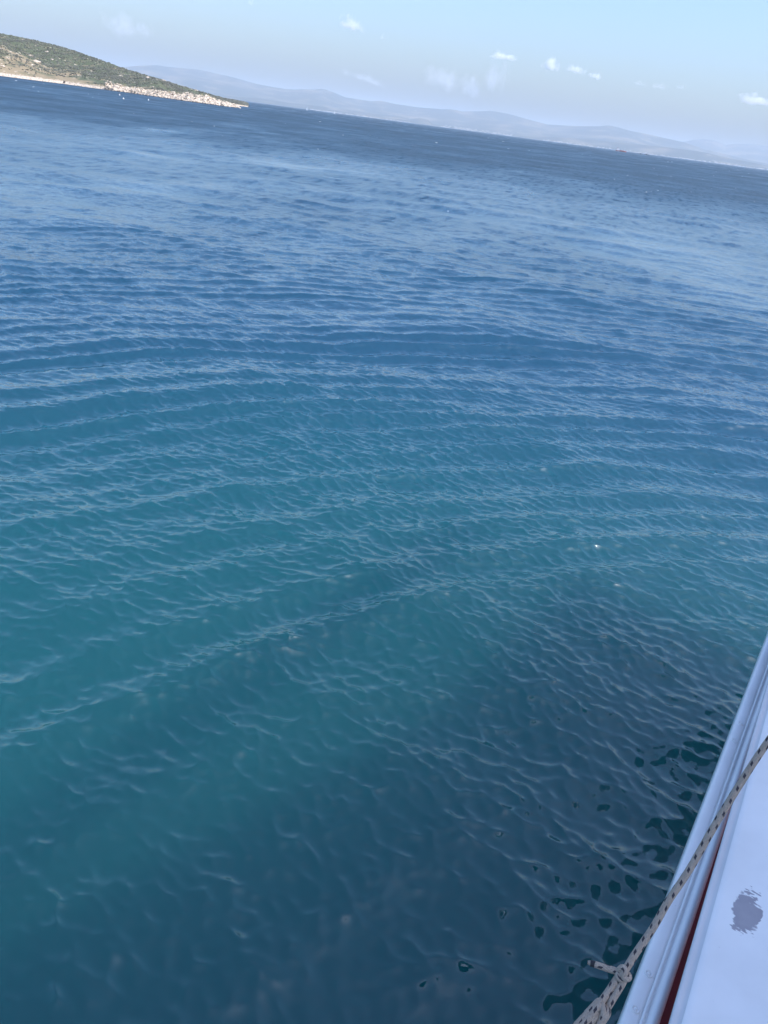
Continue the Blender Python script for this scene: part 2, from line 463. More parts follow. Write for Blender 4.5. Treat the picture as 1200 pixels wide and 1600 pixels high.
# rubble along the shore and the point
def shore_rubble(Xa, Ya, Za, tt, tmax, cnt, rmin, rmax):
    rows = np.where((tt > -.01) & (tt < tmax))[0]
    i = rng.choice(rows, cnt); j = rng.integers(0, Xa.shape[1] - 1, cnt)
    return np.stack([Xa[i, j] + rng.normal(0, .8, cnt), Ya[i, j] + rng.normal(0, .8, cnt), Za[i, j]], -1), rmin + (rmax - rmin) * rng.random(cnt) ** 3
p1, r1 = shore_rubble(Xp, Yp, Zq, tp, .75, 2600, .3, 1.15)
p2, r2 = shore_rubble(Xg, Yg, Zg, ts, .035, 2400, .2, .6)
rub = scatter('shore_boulders', np.concatenate([p1, p2]), np.concatenate([r1, r2]), m_rock, (1, 1, .8), .35)
tag(rub, 'pale limestone boulders heaped along the island shoreline', 'rocks', kind='stuff')
# wet dark line at the foot of the rocks
j = rng.integers(0, len(azp) - 1, 700)
dw = scatter('waterline_rocks', np.stack([(Dp[j] - .8) * np.sin(azp[j]), (Dp[j] - .8) * np.cos(azp[j]), 0 * Dp[j]], -1), .25 + .5 * rng.random(700) ** 2, m_wetrock_cave, (1.4, 1.4, .5))
tag(dw, 'dark wet stones along the waterline of the rocky point', 'rocks', kind='stuff')
# separate outcrops that stand out on the slope
def ground_at(px, py):
    """where the line of sight meets the hill"""
    a, e = azel(px, py)
    j = int(np.clip(np.searchsorted(azs, a), 0, nj - 1))
    el = np.arctan2(Zg[:150, j] - H, D0[j] + ts[:150] * W[j])
    i = int(np.argmax(el >= e)) if (el >= e).any() else 149
    return np.array([Xg[i, j], Yg[i, j], Zg[i, j]]), i
outs = [((60, 99), 3.6, 'broad pale rock outcrop, largest bare rock on the island hillside'),
        ((50, 102), 1.9, 'small pale rock just left of the broad bare outcrop on the hillside'),
        ((48, 88), 1.6, 'pale rock high on the spur edge above the broad outcrop'),
        ((73, 82), 1.7, 'white rock alone in the dark scrub near the upper left of the hill'),
        ((81, 94), 1.2, 'tiny pale rock in dark scrub below the lone white rock'),
        ((4, 104), 1.5, 'pale rocks low on the hillside at the left frame edge'),
        ((2, 78), 1.4, 'white rock high on the hillside at the left frame edge'),
        ((189, 120), 1.7, 'white rock low on the slope above the rocky point'),
        ((231, 122), 1.9, 'pale rock slab on the bare upper slope towards the point'),
        ((256, 127), 1.9, 'pale rock patch on the right end of the hill slope'),
        ((306, 142), 2.2, 'long pale rock on the far slope just behind the point')]
for (px, py), rr, lab in outs:
    g, i = ground_at(px, py)
    n = 5
    pts = g[None] + np.stack([rng.normal(0, rr * .6, n), rng.normal(0, rr * .5, n), rng.normal(.3, .25, n)], -1)
    o = scatter('rock_outcrop', pts - g[None], rr * (.45 + .4 * rng.random(n)), m_rock, (1.3, 1, .7), .4)
    o.location = g
    tag(o, lab, 'rock', 'pale outcrops on the island hillside')
for (px, py), rr, lab, dist in (((101, 127.5), 1.1, 'dark boulder at the waterline below the beach', None), ((172, 127), 1.0, 'dark lump for the shade of a cave mouth in the white rocks at the start of the point', None)):  # the second is dark colour standing in for shade inside a cave mouth
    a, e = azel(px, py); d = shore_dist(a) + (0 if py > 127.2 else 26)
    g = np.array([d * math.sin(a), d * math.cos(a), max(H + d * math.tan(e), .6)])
    o = scatter('dark_shore_lump', rng.normal(0, .5, (3, 3)), rr * np.array([.9, .7, .6]), m_wetrock_cave, (1, 1, .9), .3)
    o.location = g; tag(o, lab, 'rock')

# far hills: three ridges one behind the other
def ridge(name, pts, dist, depth, rough, mat, phase):
    a = curve(pts)
    az = np.linspace(a[0, 0], a[-1, 0], 700)
    el = interp(a, az)
    top = np.maximum((dist + depth) * np.tan(el) + H, 2)
    t = np.concatenate([np.linspace(0, 1, 46), np.linspace(1, 2, 12)[1:]])
    T, A = np.meshgrid(t, az, indexing='ij')
    D = dist + T * depth
    X, Y = D * np.sin(A), D * np.cos(A)
    pr = np.where(T < 1, np.clip(T, 0, 1) ** .9, 1 - (T - 1) ** 1.5)
    nn = fbm(X / 2200 + phase, Y / 2200, 5, .55) * 2
    fold = 1 - np.abs(fbm(X / 3400 + phase * 3, Y / 6200, 4)) * 3
    Z = top[None] * pr * (1 + rough * (nn * .5 + fold * .6 - .35) * np.clip(T / .1, 0, 1) * np.clip((1 - T) / .12, 0, 1))
    Z += top[None] * .035 * fbm(X / 390 + phase, Y / 390, 3) * np.clip(T / .2, 0, 1)
    Z[0] = -.3
    o = mesh_np(name, np.stack([X, Y, Z], -1).reshape(-1, 3), grid_faces(len(t), len(az)), mat, attrs={'dry': np.zeros(X.shape)})
    o['kind'] = 'structure'
    return o
ridge('far_hills', [(-900, 20), (-400, 62), (-100, 96), (150, 108), (215, 103), (245, 102), (262, 104), (290, 107), (310, 109), (330, 113), (365, 121), (400, 131), (450, 140), (480, 139.5), (505, 139), (520, 144), (540, 152), (580, 158), (595, 157), (620, 163), (650, 167), (680, 170), (705, 172), (722, 175), (740, 174), (765, 173), (800, 179), (820, 185), (855, 194), (900, 197), (950, 198), (975, 203), (1000, 207), (1035, 215), (1070, 222.5), (1100, 233), (1130, 240), (1170, 250), (1300, 275), (1500, 303)], 17500, 3600, .75, m_far, 3.1)
ridge('far_foothills', [(200, 132), (300, 147), (400, 153), (440, 159), (530, 170), (600, 180), (630, 183), (641, 186), (655, 184), (668, 187), (676, 194), (720, 201), (790, 211), (850, 213), (900, 216), (960, 222), (1000, 226), (1050, 231), (1100, 238), (1140, 247), (1200, 259), (1300, 276), (1500, 303)], 15500, 1000, .4, m_far, 8.7)
ridge('distant_mountains', [(980, 214), (1040, 221), (1070, 222), (1085, 219), (1100, 217), (1115, 219), (1135, 226), (1150, 224.5), (1180, 226), (1200, 229), (1260, 236), (1320, 250), (1420, 275), (1600, 310)], 24000, 3000, .4, m_far, 14.2)
# coastal towns, far too small to tell houses apart
m_house = principled('whitewashed_walls', (.55, .50, .45), .9)
def town(px0, px1, n, spread):
    out = []
    for _ in range(n):
        px = random.uniform(px0, px1)
        a = math.atan2(*ray(px, 157 + (px - 385) * .1303)[:2])
        d = 15430 + random.random() ** 2 * spread * 2.4
        out.append((d * math.sin(a), d * math.cos(a), 5 + (d - 15430) * .07))
    return out
hs = town(690, 800, 90, 160) + town(480, 640, 60, 40) + town(850, 1010, 70, 120) + town(1010, 1290, 150, 60)
Vb = np.array([(-1, -1, -1), (1, -1, -1), (1, 1, -1), (-1, 1, -1), (-1, -1, 1), (1, -1, 1), (1, 1, 1), (-1, 1, 1)], float)
Fb = np.array([(0, 3, 2, 1), (4, 5, 6, 7), (0, 1, 5, 4), (1, 2, 6, 5), (2, 3, 7, 6), (3, 0, 4, 7)])
hs = np.array(hs); n = len(hs)
S = np.stack([7 + 12 * rng.random(n), 8 + 8 * rng.random(n), 3 + 4 * rng.random(n)], -1)
tw = mesh_np('coastal_town', (hs[:, None] + Vb[None] * S[:, None]).reshape(-1, 3), (Fb[None] + (np.arange(n) * 8)[:, None, None]).reshape(-1, 4), m_house, smooth=False)
tag(tw, 'hazy strip of pale town houses along the foot of the far hills', 'town', kind='stuff')

# ------------------------------------------------------------------ haze
m_haze, n, l, out = new_mat('haze_air')
pv = N(n, 'ShaderNodeVolumePrincipled')
pv.inputs['Color'].default_value = (.80, .90, 1.0, 1)
pv.inputs['Density'].default_value = 4.6e-5
pv.inputs['Anisotropy'].default_value = 0.0
l.new(pv.outputs[0], out.inputs['Volume'])
m_haze.cycles.homogeneous_volume = True
Vh = Vb * np.array([36000, 36000, 300]) + np.array([0, 0, 298])
hz = mesh_np('haze', Vh, Fb, m_haze, smooth=False)
tag(hz, 'pale blue sea haze lying over the water and the far hills', 'haze', kind='stuff')

# ------------------------------------------------------------------ clouds
def cloud_material(name, dens):
    m, n, l, out = new_mat(name)
    tc = N(n, 'ShaderNodeTexCoord')
    oi = N(n, 'ShaderNodeObjectInfo')
    of = N(n, 'ShaderNodeVectorMath', operation='SCALE'); of.inputs[0].default_value = (31, 17, 23); l.new(oi.outputs['Random'], of.inputs['Scale'])
    sq = N(n, 'ShaderNodeVectorMath', operation='MULTIPLY'); sq.inputs[1].default_value = (1.5, 1.2, .9); l.new(tc.outputs['Object'], sq.inputs[0])
    ad = N(n, 'ShaderNodeVectorMath', operation='ADD'); l.new(sq.outputs[0], ad.inputs[0]); l.new(of.outputs[0], ad.inputs[1])
    t = N(n, 'ShaderNodeTexNoise'); t.inputs['Scale'].default_value = 1.5; t.inputs['Detail'].default_value = 4; t.inputs['Roughness'].default_value = .6
    l.new(ad.outputs[0], t.inputs['Vector'])
    # flat base, round top: distance grows faster downwards
    sx = N(n, 'ShaderNodeSeparateXYZ'); l.new(tc.outputs['Object'], sx.inputs[0])
    zn = N(n, 'ShaderNodeMath', operation='MINIMUM'); zn.inputs[1].default_value = 0; l.new(sx.outputs['Z'], zn.inputs[0])
    zz = N(n, 'ShaderNodeMath', operation='ADD'); l.new(sx.outputs['Z'], zz.inputs[0]); l.new(zn.outputs[0], zz.inputs[1])
    cx_ = N(n, 'ShaderNodeCombineXYZ'); l.new(sx.outputs['X'], cx_.inputs[0]); l.new(sx.outputs['Y'], cx_.inputs[1]); l.new(zz.outputs[0], cx_.inputs[2])
    ln = N(n, 'ShaderNodeVectorMath', operation='LENGTH'); l.new(cx_.outputs[0], ln.inputs[0])
    a = N(n, 'ShaderNodeMath', operation='MULTIPLY_ADD'); a.inputs[1].default_value = -1.0; a.inputs[2].default_value = .55; l.new(ln.outputs['Value'], a.inputs[0])
    b = N(n, 'ShaderNodeMath', operation='MULTIPLY_ADD'); b.inputs[1].default_value = 2.2; b.inputs[2].default_value = -1.1; l.new(t.outputs['Fac'], b.inputs[0])
    s = N(n, 'ShaderNodeMath', operation='ADD'); l.new(a.outputs[0], s.inputs[0]); l.new(b.outputs[0], s.inputs[1])
    r = N(n, 'ShaderNodeMapRange'); r.inputs[1].default_value = .0; r.inputs[2].default_value = .6; r.inputs[3].default_value = 0; r.inputs[4].default_value = dens
    l.new(s.outputs[0], r.inputs[0])
    pv = N(n, 'ShaderNodeVolumePrincipled'); pv.inputs['Color'].default_value = (1, 1, 1, 1); pv.inputs['Anisotropy'].default_value = 0
    l.new(r.outputs[0], pv.inputs['Density'])
    l.new(pv.outputs[0], out.inputs['Volume'])
    return m
m_cloud = cloud_material('cloud_white', .010)
m_wisp = cloud_material('cloud_wisp', .0035)
m_veil = cloud_material('cloud_thin', .0012)
Vs, Fs = blob_proto(sub=3)
CD = 26000.0
def cloud(px, py, w, h, tilt, label, cover=.8):
    g = at_d(px, py, CD)
    sx, sz = w / F * CD * .5 * 1.45, h / F * CD * .5 * 1.45
    o = mesh_np('cloud', Vs * 1.04, Fs, m_cloud if cover > .6 else m_wisp if cover > .3 else m_veil)
    o.location = g
    o.rotation_euler = (0, rad(tilt), -math.atan2(g[0], g[1]))
    o.scale = (sx, (sx + sz) * .5, sz)
    tag(o, label, 'cloud', 'small clouds over the bay')
cloud(549, 41, 30, 22, 12, 'bright white puff of cloud, highest of the larger clouds, left of centre')
cloud(598, 59, 9, 9, 0, 'tiny faint wisp of cloud just right of the highest bright puff', .4)
cloud(393, 5, 12, 10, 0, 'small faint cloud cut by the top edge above the island', .4)
cloud(787, 90, 44, 15, 0, 'flat white cloud with a faint tail hanging below it')
cloud(775, 125, 36, 60, 0, 'faint tail of haze hanging below the flat white cloud', .13)
cloud(862, 104, 26, 22, 8, 'small round white cloud right of the flat one')
cloud(901, 111, 26, 14, 8, 'small white cloud, left of a close pair beside the round one')
cloud(931, 120, 22, 13, 6, 'small white cloud, right of a close pair beside the round one')
cloud(1000, 132, 22, 9, 4, 'thin pale cloud, left end of the faint row at right', .4)
cloud(1029, 136, 20, 11, 4, 'thin pale cloud in the middle of the faint row at right', .4)
cloud(1063, 137, 14, 8, 0, 'thin pale cloud, right end of the faint row at right', .4)
cloud(1179, 158, 46, 18, 0, 'white cloud cut by the right edge of the view')
cloud(690, 126, 64, 46, 10, 'broad faint veil of cloud above the middle of the far hills', .13)
cloud(738, 142, 44, 40, 10, 'dim veil of cloud to the right of the broad faint veil', .13)
cloud(565, 122, 66, 20, 10, 'long dim streak of cloud low over the far hills', .13)
cloud(195, 46, 60, 42, 10, 'faint veil of cloud above the island ridge', .13)
cloud(230, 50, 24, 26, 0, 'faint small puff at the right end of the veil over the island', .13)

# ------------------------------------------------------------------ boats, buoys and foam far out
m_white = principled('white_paint_far', (.8, .8, .8), .5)
m_red = principled('red_hull_paint', (.34, .07, .05), .5)
m_dark = principled('dark_hull_paint', (.04, .05, .06), .6)
def prism_hull(name, L, B, D, mat, parent, z0=0, bow=.25, flare=.8):
    st = [(-.5, .75), (-.35, 1), (0, 1), (.5 - bow, .95), (.5 - bow * .4, .55), (.5, .04)]
    V = []
    for t, w in st:
        V += [(t * L, -w * B / 2, z0 + D), (t * L, -w * B / 2 * flare, z0), (t * L * .98, 0, z0 - .2), (t * L, w * B / 2 * flare, z0), (t * L, w * B / 2, z0 + D)]
    Fa = grid_faces(len(st), 5)
    Fa = np.concatenate([Fa, [(i * 5, i * 5 + 4, (i + 1) * 5 + 4, (i + 1) * 5) for i in range(len(st) - 1)], [(0, 1, 2, 3), (0, 3, 4, 4)]])
    bm = bmesh.new(); vs_ = [bm.verts.new(v) for v in V]
    for f in Fa:
        q = list(dict.fromkeys(int(i) for i in f))
        try: bm.faces.new([vs_[i] for i in q])
        except ValueError: pass
    bmesh.ops.recalc_face_normals(bm, faces=bm.faces)
    me = bpy.data.meshes.new(name); bm.to_mesh(me); bm.free(); me.materials.append(mat)
    return link(bpy.data.objects.new(name, me), parent)
def box(name, c, s, mat, parent=None, bev=0):
    bm = bmesh.new(); bmesh.ops.create_cube(bm, size=1)
    for v in bm.verts: v.co = Vector((v.co.x * s[0] + c[0], v.co.y * s[1] + c[1], v.co.z * s[2] + c[2]))
    if bev: bmesh.ops.bevel(bm, geom=bm.edges[:], offset=bev, segments=2, affect='EDGES')
    me = bpy.data.meshes.new(name); bm.to_mesh(me); bm.free(); me.materials.append(mat)
    return link(bpy.data.objects.new(name, me), parent)
def ship(name, px, dist, L, heading, hull_m, label, cat, sup):
    a = math.atan2(*ray(px, 157 + (px - 385) * .1303)[:2])
    e = empty(name, (dist * math.sin(a), dist * math.cos(a), 0))
    e.rotation_euler = (0, 0, heading)
    prism_hull('hull', L, L * .17, L * .09, hull_m, e)
    for nm, c, s, m in sup: box(nm, [v * L for v in c], [v * L for v in s], m, e)
    tag(e, label, cat)
ship('cargo_ship', 971, 4300, 52, rad(-12), m_red, 'small red hulled ship with white bridge, out near the far shore', 'ship',
     [('bridge', (-.28, 0, .16), (.2, .13, .14), m_white), ('funnel', (-.36, 0, .27), (.05, .06, .08), m_red), ('cargo_deck', (.1, 0, .105), (.4, .12, .03), m_red), ('mast', (.28, 0, .2), (.012, .012, .2), m_white)])
ship('fishing_boat', 1000.5, 4300, 22, rad(-8), m_dark, 'dark fishing boat right of the red ship', 'boat',
     [('cabin', (.1, 0, .16), (.25, .12, .16), m_dark), ('mast', (-.2, 0, .25), (.02, .02, .34), m_dark)])
ship('fishing_boat', 1012, 4300, 24, rad(175), m_dark, 'second dark fishing boat, rightmost of the far vessels', 'boat',
     [('cabin', (.15, 0, .15), (.22, .12, .13), m_dark), ('mast', (-.15, 0, .28), (.02, .02, .4), m_dark)])
def sail(px, dist, label):
    a = math.atan2(*ray(px, 157 + (px - 385) * .1303)[:2])
    e = empty('sailing_boat', (dist * math.sin(a), dist * math.cos(a), 0))
    prism_hull('hull', 11, 3, 1.2, m_white, e)
    box('mast', (.5, 0, 7.5), (.16, .16, 13), m_white, e)
    me = bpy.data.meshes.new('sail'); me.from_pydata([(.4, .06, 2), (-4.2, .1, 2), (.4, .06, 13), (.4, -.06, 2), (-4.2, -.02, 2), (.4, -.06, 13)], [], [(0, 1, 2), (5, 4, 3), (0, 3, 4, 1), (1, 4, 5, 2), (2, 5, 3, 0)]); me.materials.append(m_white)
    link(bpy.data.objects.new('sail', me), e)
    tag(e, label, 'sailing boat', 'sailing boats near the far shore')
sail(480, 4200, 'tiny white sailing boat off the far shore, nearest the island')
sail(523, 4100, 'tiny white sailing boat off the far shore, further right of the island')
# motor boat beyond the tip
a = azel(381, 161)[0]
e = empty('motor_boat', (1150 * math.sin(a), 1150 * math.cos(a), 0))
prism_hull('hull', 7, 2.4, .9, m_white, e); box('cabin', (-.3, 0, 1.3), (2.2, 1.6, .9), m_white, e)
tag(e, 'small white motor boat just beyond the tip of the rocky point', 'boat')
m_buoy = principled('buoy_white', (.82, .8, .76), .5)
def buoy(px, py, label):
    g = at_z(px, py, 0)
    bm = bmesh.new(); bmesh.ops.create_uvsphere(bm, u_segments=12, v_segments=8, radius=.36)
    for v in bm.verts: v.co.z = v.co.z * .85 + .12
    me = bpy.data.meshes.new('float'); bm.to_mesh(me); bm.free(); me.materials.append(m_buoy)
    e = empty('buoy', (g[0], g[1], .05)); link(bpy.data.objects.new('float', me), e)
    bm = bmesh.new(); bmesh.ops.create_cone(bm, segments=8, radius1=.12, radius2=.08, depth=.3, cap_ends=True)
    for v in bm.verts: v.co.z += .6
    me = bpy.data.meshes.new('eye'); bm.to_mesh(me); bm.free(); me.materials.append(m_buoy)
    link(bpy.data.objects.new('eye', me), e)
    tag(e, label, 'buoy', 'white buoys off the rocky point')
buoy(187, 149, 'white buoy off the point, the one nearest the rocks')
buoy(193, 155, 'white buoy off the point, slightly further out than its neighbour')
buoy(232, 157, 'white buoy off the point, rightmost of the three')
# whitecaps
m_foam = principled('sea_foam', (.8, .82, .84), .8)
pts = []
for px, py in ((52, 136), (68, 131), (53, 135), (25, 126), (138, 147), (145, 152), (60, 143), (300, 190), (335, 197), (437, 190), (500, 190), (536, 211), (589, 215), (497, 233), (648, 212), (682, 223), (786, 221), (794, 232), (714, 275), (814, 270), (827, 235), (870, 237), (922, 243), (1000, 250), (1050, 253), (1119, 268), (1150, 294), (1170, 271), (1098, 280), (1080, 300), (1010, 300), (960, 280), (880, 262), (850, 290), (700, 330), (780, 265)):
    pts.append(at_z(px, py, .12))
for _ in range(90):
    a = random.uniform(rad(-27), rad(27)); d = 6 / math.tan(rad(random.uniform(.2, 3.0)))
    pts.append((d * math.sin(a), d * math.cos(a), .1))
pts = np.array(pts); dd = np.hypot(pts[:, 0], pts[:, 1])
caps = scatter('whitecaps', pts, np.where(np.arange(len(pts)) < 36, .0006, .0004) * dd * (.5 + rng.random(len(pts))) , m_foam, (1.6, .8, .22), .5)
tag(caps, 'scattered white flecks of foam on the wind waves far out', 'foam', kind='stuff')

# ------------------------------------------------------------------ our boat
B_AZ = rad(30.457)
U = np.array([math.sin(B_AZ), math.cos(B_AZ)]); NN = np.array([-U[1], U[0]])      # along the boat, and outboard to the left
def bw(al, la, z): return (al * U[0] + la * NN[0], al * U[1] + la * NN[1], z)
S_ = 2.0 / 1.3
ZR = H - 2.0
def white_paint(name, col, rough, speck=True, patch=False):
    m, n, l, out = new_mat(name)
    geo = N(n, 'ShaderNodeNewGeometry')
    p = N(n, 'ShaderNodeBsdfPrincipled'); p.inputs['Roughness'].default_value = rough
    p.inputs['Coat Weight'].default_value = .25; p.inputs['Coat Roughness'].default_value = .15
    def nz(s, d=5, vec=None):
        t = N(n, 'ShaderNodeTexNoise'); t.inputs['Scale'].default_value = s; t.inputs['Detail'].default_value = d
        l.new(vec or geo.outputs['Position'], t.inputs['Vector']); return t.outputs['Fac']
    def rg(v, a, b, c=0, d=1):
        r = N(n, 'ShaderNodeMapRange'); r.inputs[1].default_value = a; r.inputs[2].default_value = b; r.inputs[3].default_value = c; r.inputs[4].default_value = d; l.new(v, r.inputs[0]); return r.outputs[0]
    def mix(f, a, b):
        x = N(n, 'ShaderNodeMix', data_type='RGBA'); l.new(f, x.inputs[0])
        for v, i in ((a, 6), (b, 7)):
            if isinstance(v, tuple): x.inputs[i].default_value = (*v, 1)
            else: l.new(v, x.inputs[i])
        return x.outputs[2]
    c = mix(rg(nz(5), .35, .7), col, tuple(v * .90 for v in col))
    c = mix(rg(nz(48, 3), .72, .78), c, tuple(v * .78 for v in col))          # grubby specks
    if patch:
        at = N(n, 'ShaderNodeTexCoord'); sep = N(n, 'ShaderNodeSeparateXYZ'); l.new(at.outputs['Object'], sep.inputs[0])
        # object origin sits at the worn patch; X across, Y along
        def m2(op, a, b=None, c_=None):
            x = N(n, 'ShaderNodeMath', operation=op)
            for i, v in enumerate((a, b, c_)):
                if v is None: continue
                if hasattr(v, 'links'): l.new(v, x.inputs[i])
                else: x.inputs[i].default_value = v
            return x.outputs[0]
        X, Y = sep.outputs['X'], sep.outputs['Y']
        hx, hy = .036, .078
        qx = m2('DIVIDE', X, hx); qy = m2('DIVIDE', Y, hy)
        ax = m2('POWER', m2('ABSOLUTE', qx), 2.6); ay = m2('POWER', m2('ABSOLUTE', qy), 2.6)
        rr = m2('ADD', ax, ay)
        mp = N(n, 'ShaderNodeMapping'); mp.inputs['Rotation'].default_value = (0, 0, rad(18)); mp.inputs['Scale'].default_value = (60, 170, 60)
        l.new(at.outputs['Object'], mp.inputs['Vector'])
        st = nz(1.0, 4, mp.outputs[0]); bl = nz(22, 3, at.outputs['Object'])
        edge = m2('MULTIPLY', m2('POWER', m2('ABSOLUTE', qy), 2.0), 1.5)
        v = m2('ADD', rr, m2('MULTIPLY', m2('SUBTRACT', st, .5), m2('ADD', m2('MULTIPLY', edge, 1.6), .5)))
        v = m2('ADD', v, m2('MULTIPLY', m2('SUBTRACT', bl, .5), 3.0))
        msk = rg(v, 1.08, .84)
        worn = mix(rg(nz(26, 4), .3, .7), (.38, .37, .41), (.33, .325, .365))
        c = mix(msk, c, worn)
        l.new(rg(msk, 0, 1, rough, .75), p.inputs['Roughness'])
        l.new(rg(msk, 0, 1, .25, 0), p.inputs['Coat Weight'])
    l.new(c, p.inputs['Base Color'])
    t = N(n, 'ShaderNodeTexNoise'); t.inputs['Scale'].default_value = 14; l.new(geo.outputs['Position'], t.inputs['Vector'])
    bp = N(n, 'ShaderNodeBump'); bp.inputs['Strength'].default_value = .12; bp.inputs['Distance'].default_value = .01
    l.new(t.outputs['Fac'], bp.inputs['Height']); l.new(bp.outputs[0], p.inputs['Normal'])
    l.new(p.outputs[0], out.inputs[0])
    return m
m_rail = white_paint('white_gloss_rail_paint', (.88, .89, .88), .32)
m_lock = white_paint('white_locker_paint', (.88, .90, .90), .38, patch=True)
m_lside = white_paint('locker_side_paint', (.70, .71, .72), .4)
m_deck = principled('oxide_red_deck_paint', (.13, .013, .025), .55, .2, 6)
m_hull = principled('dark_red_hull_paint', (.09, .018, .016), .4, .2, 3)
m_canvas = principled('shade_roof_cloth', (.42, .42, .40), .9, .05, 3)
m_steel = principled('stainless_steel', (.55, .55, .55), .3)
m_steel.node_tree.nodes['Principled BSDF'].inputs['Metallic'].default_value = 1.0

boat = empty('tour_boat', bw(0, 0, 0))
tag(boat, 'white railed tour boat with dark red deck, along the right edge', 'boat')
def extrude(name, prof, a0, a1, mat, steps=40, cap=True, crown=0.0):
    """profile (lateral, z) swept along the boat"""
    als = np.linspace(a0, a1, steps)
    V = [bw(a, la, z) for a in als for la, z in prof]
    k = len(prof)
    Fq = grid_faces(steps, k)
    o = mesh_np(name, V, Fq, mat, boat)
    bm = bmesh.new(); bm.from_mesh(o.data)
    bmesh.ops.recalc_face_normals(bm, faces=bm.faces)
    bm.to_mesh(o.data); bm.free()
    return o
l0 = -.034 * S_
A0, A1 = -7.0, 9.5
# rail: outer face, rounded arris, flat top with a scored line, then the rolled inner lip down to the gap
g = -.0636 * S_
tr = -.092 * S_
gun = extrude('gunwale', [(l0 - .02, ZR - .16), (l0, ZR - .15), (l0, ZR - .016), (l0 - .003, ZR - .007), (l0 - .010, ZR - .002), (l0 - .018, ZR),
                          (g + .010, ZR), (g + .0065, ZR - .0005), (g + .005, ZR - .004), (g + .0035, ZR - .0035), (g + .0025, ZR - .0002)], A0, A1, m_rail)
lip = [(g + .0022, ZR - .004), (g + .0015, ZR + .0035), (g - .002, ZR + .0055), (g - .0065, ZR + .005), (g - .0085, ZR + .001), (g - .0095, ZR - .001)]
n_ = 9
cx, rx, rz = (g - .011 + tr) / 2, (g - .011 - tr) / 2, .024
for i in range(n_ + 1):
    th = math.pi * (.12 + .88 * i / n_)
    lip.append((cx + rx * math.cos(th), ZR - .010 + rz * math.sin(th)))
lip += [(tr + .001, ZR - .03), (tr + .004, ZR - .045)]
extrude('rail_moulding', lip, A0, A1, m_rail)
extrude('bulwark', [(tr + .006, ZR - .04), (tr + .006, ZR - .75)], A0, A1, principled('pinkish_bulwark_paint', (.30, .13, .15), .5))
deck_z = ZR - .62
extrude('deck', [(tr + .004, deck_z), (-8.2, deck_z + .03)], A0 - .4, A1 + 1, m_deck, 30)
# hull below the rail, tucked in slightly
extrude('hull', [(l0 - .012, ZR - .145), (l0 - .03, ZR - .5), (l0 - .16, 1.6), (l0 - .42, .4), (l0 - .7, -.6), (-4.2, -1.2), (-7.9, -.6), (-8.2, 1.5), (-8.3, ZR - .15), (-8.25, ZR)], -7.5, 10.5, m_hull, 40)
# screw caps set in pairs into the flat of the rail
def cap_mesh():
    prof = [(0, .0042), (.003, .0040), (.0046, .0026), (.0056, .0002), (.0066, .0002), (.0085, .0030), (.0105, .0028), (.0120, .0004), (.0124, -.003)]
    V = [(r * math.cos(t), r * math.sin(t), z) for r, z in prof for t in np.linspace(0, 2 * math.pi, 24, endpoint=False)]
    me = bpy.data.meshes.new('screw_cap'); me.from_pydata(V, [], [tuple(int(i) for i in f) for f in grid_faces(len(prof), 24, wrap=True)])
    for p in me.polygons: p.use_smooth = True
    bm = bmesh.new(); bm.from_mesh(me); bmesh.ops.remove_doubles(bm, verts=bm.verts, dist=1e-5); bmesh.ops.recalc_face_normals(bm, faces=bm.faces); bm.to_mesh(me); bm.free()
    me.materials.append(m_rail)
    return me
cm = cap_mesh()
for al in (1.899, 1.818, 1.056, .978, 2.74, 2.66):
    o = link(bpy.data.objects.new('screw_cap', cm), gun)
    o.location = bw(al * S_, -.0507 * S_, ZR + .0008)
# locker beside the rail
ZP = H - 1.22 * S_
pa, pb = np.array(at_z(1045, 1600, ZP))[:2], np.array(at_z(1132, 1300, ZP))[:2]
ud = (pb - pa) / np.linalg.norm(pb - pa); nd = np.array([-ud[1], ud[0]])
org = np.array(at_z(1165, 1432, ZP))[:2]
la0 = (pa - org) @ nd
def lw(al, la): return (org + ud * al + nd * la)
lock = bpy.data.objects.new('locker', None); 
def lprof(name, prof, mat, a0=-2.2, a1=2.6):
    als = np.linspace(a0, a1, 30)
    V = []
    for a in als:
        for la, z in prof: V.append((la * -1, a, z))
    k = len(prof)
    o = mesh_np(name, V, grid_faces(30, k), mat, boat)
    bm = bmesh.new(); bm.from_mesh(o.data); bmesh.ops.recalc_face_normals(bm, faces=bm.faces); bm.to_mesh(o.data); bm.free()
    o.location = (org[0], org[1], ZP)
    o.rotation_euler = (0, 0, math.atan2(-ud[0], ud[1]))
    return o
ch = .0165 * S_
bpy.data.objects.remove(lock)
top = lprof('locker_lid', [(la0 - ch + .0005, .0125), (la0 - ch - .006, .0165), (la0 - ch - .02, .018), (la0 - .30, .021), (la0 - .62, .022), (la0 - .65, .01), (la0 - .65, -.06)], m_lock)
lprof('locker_side', [(la0 - .03, -.06), (la0 - .004, -.055), (la0 - .002, -.03), (la0 - .0005, -.005), (la0, 0), (la0 - .002, .0025), (la0 - .012, .0045), (la0 - .0135, .0042), (la0 - ch * .9, .0085), (la0 - ch, .0120)], m_lside)
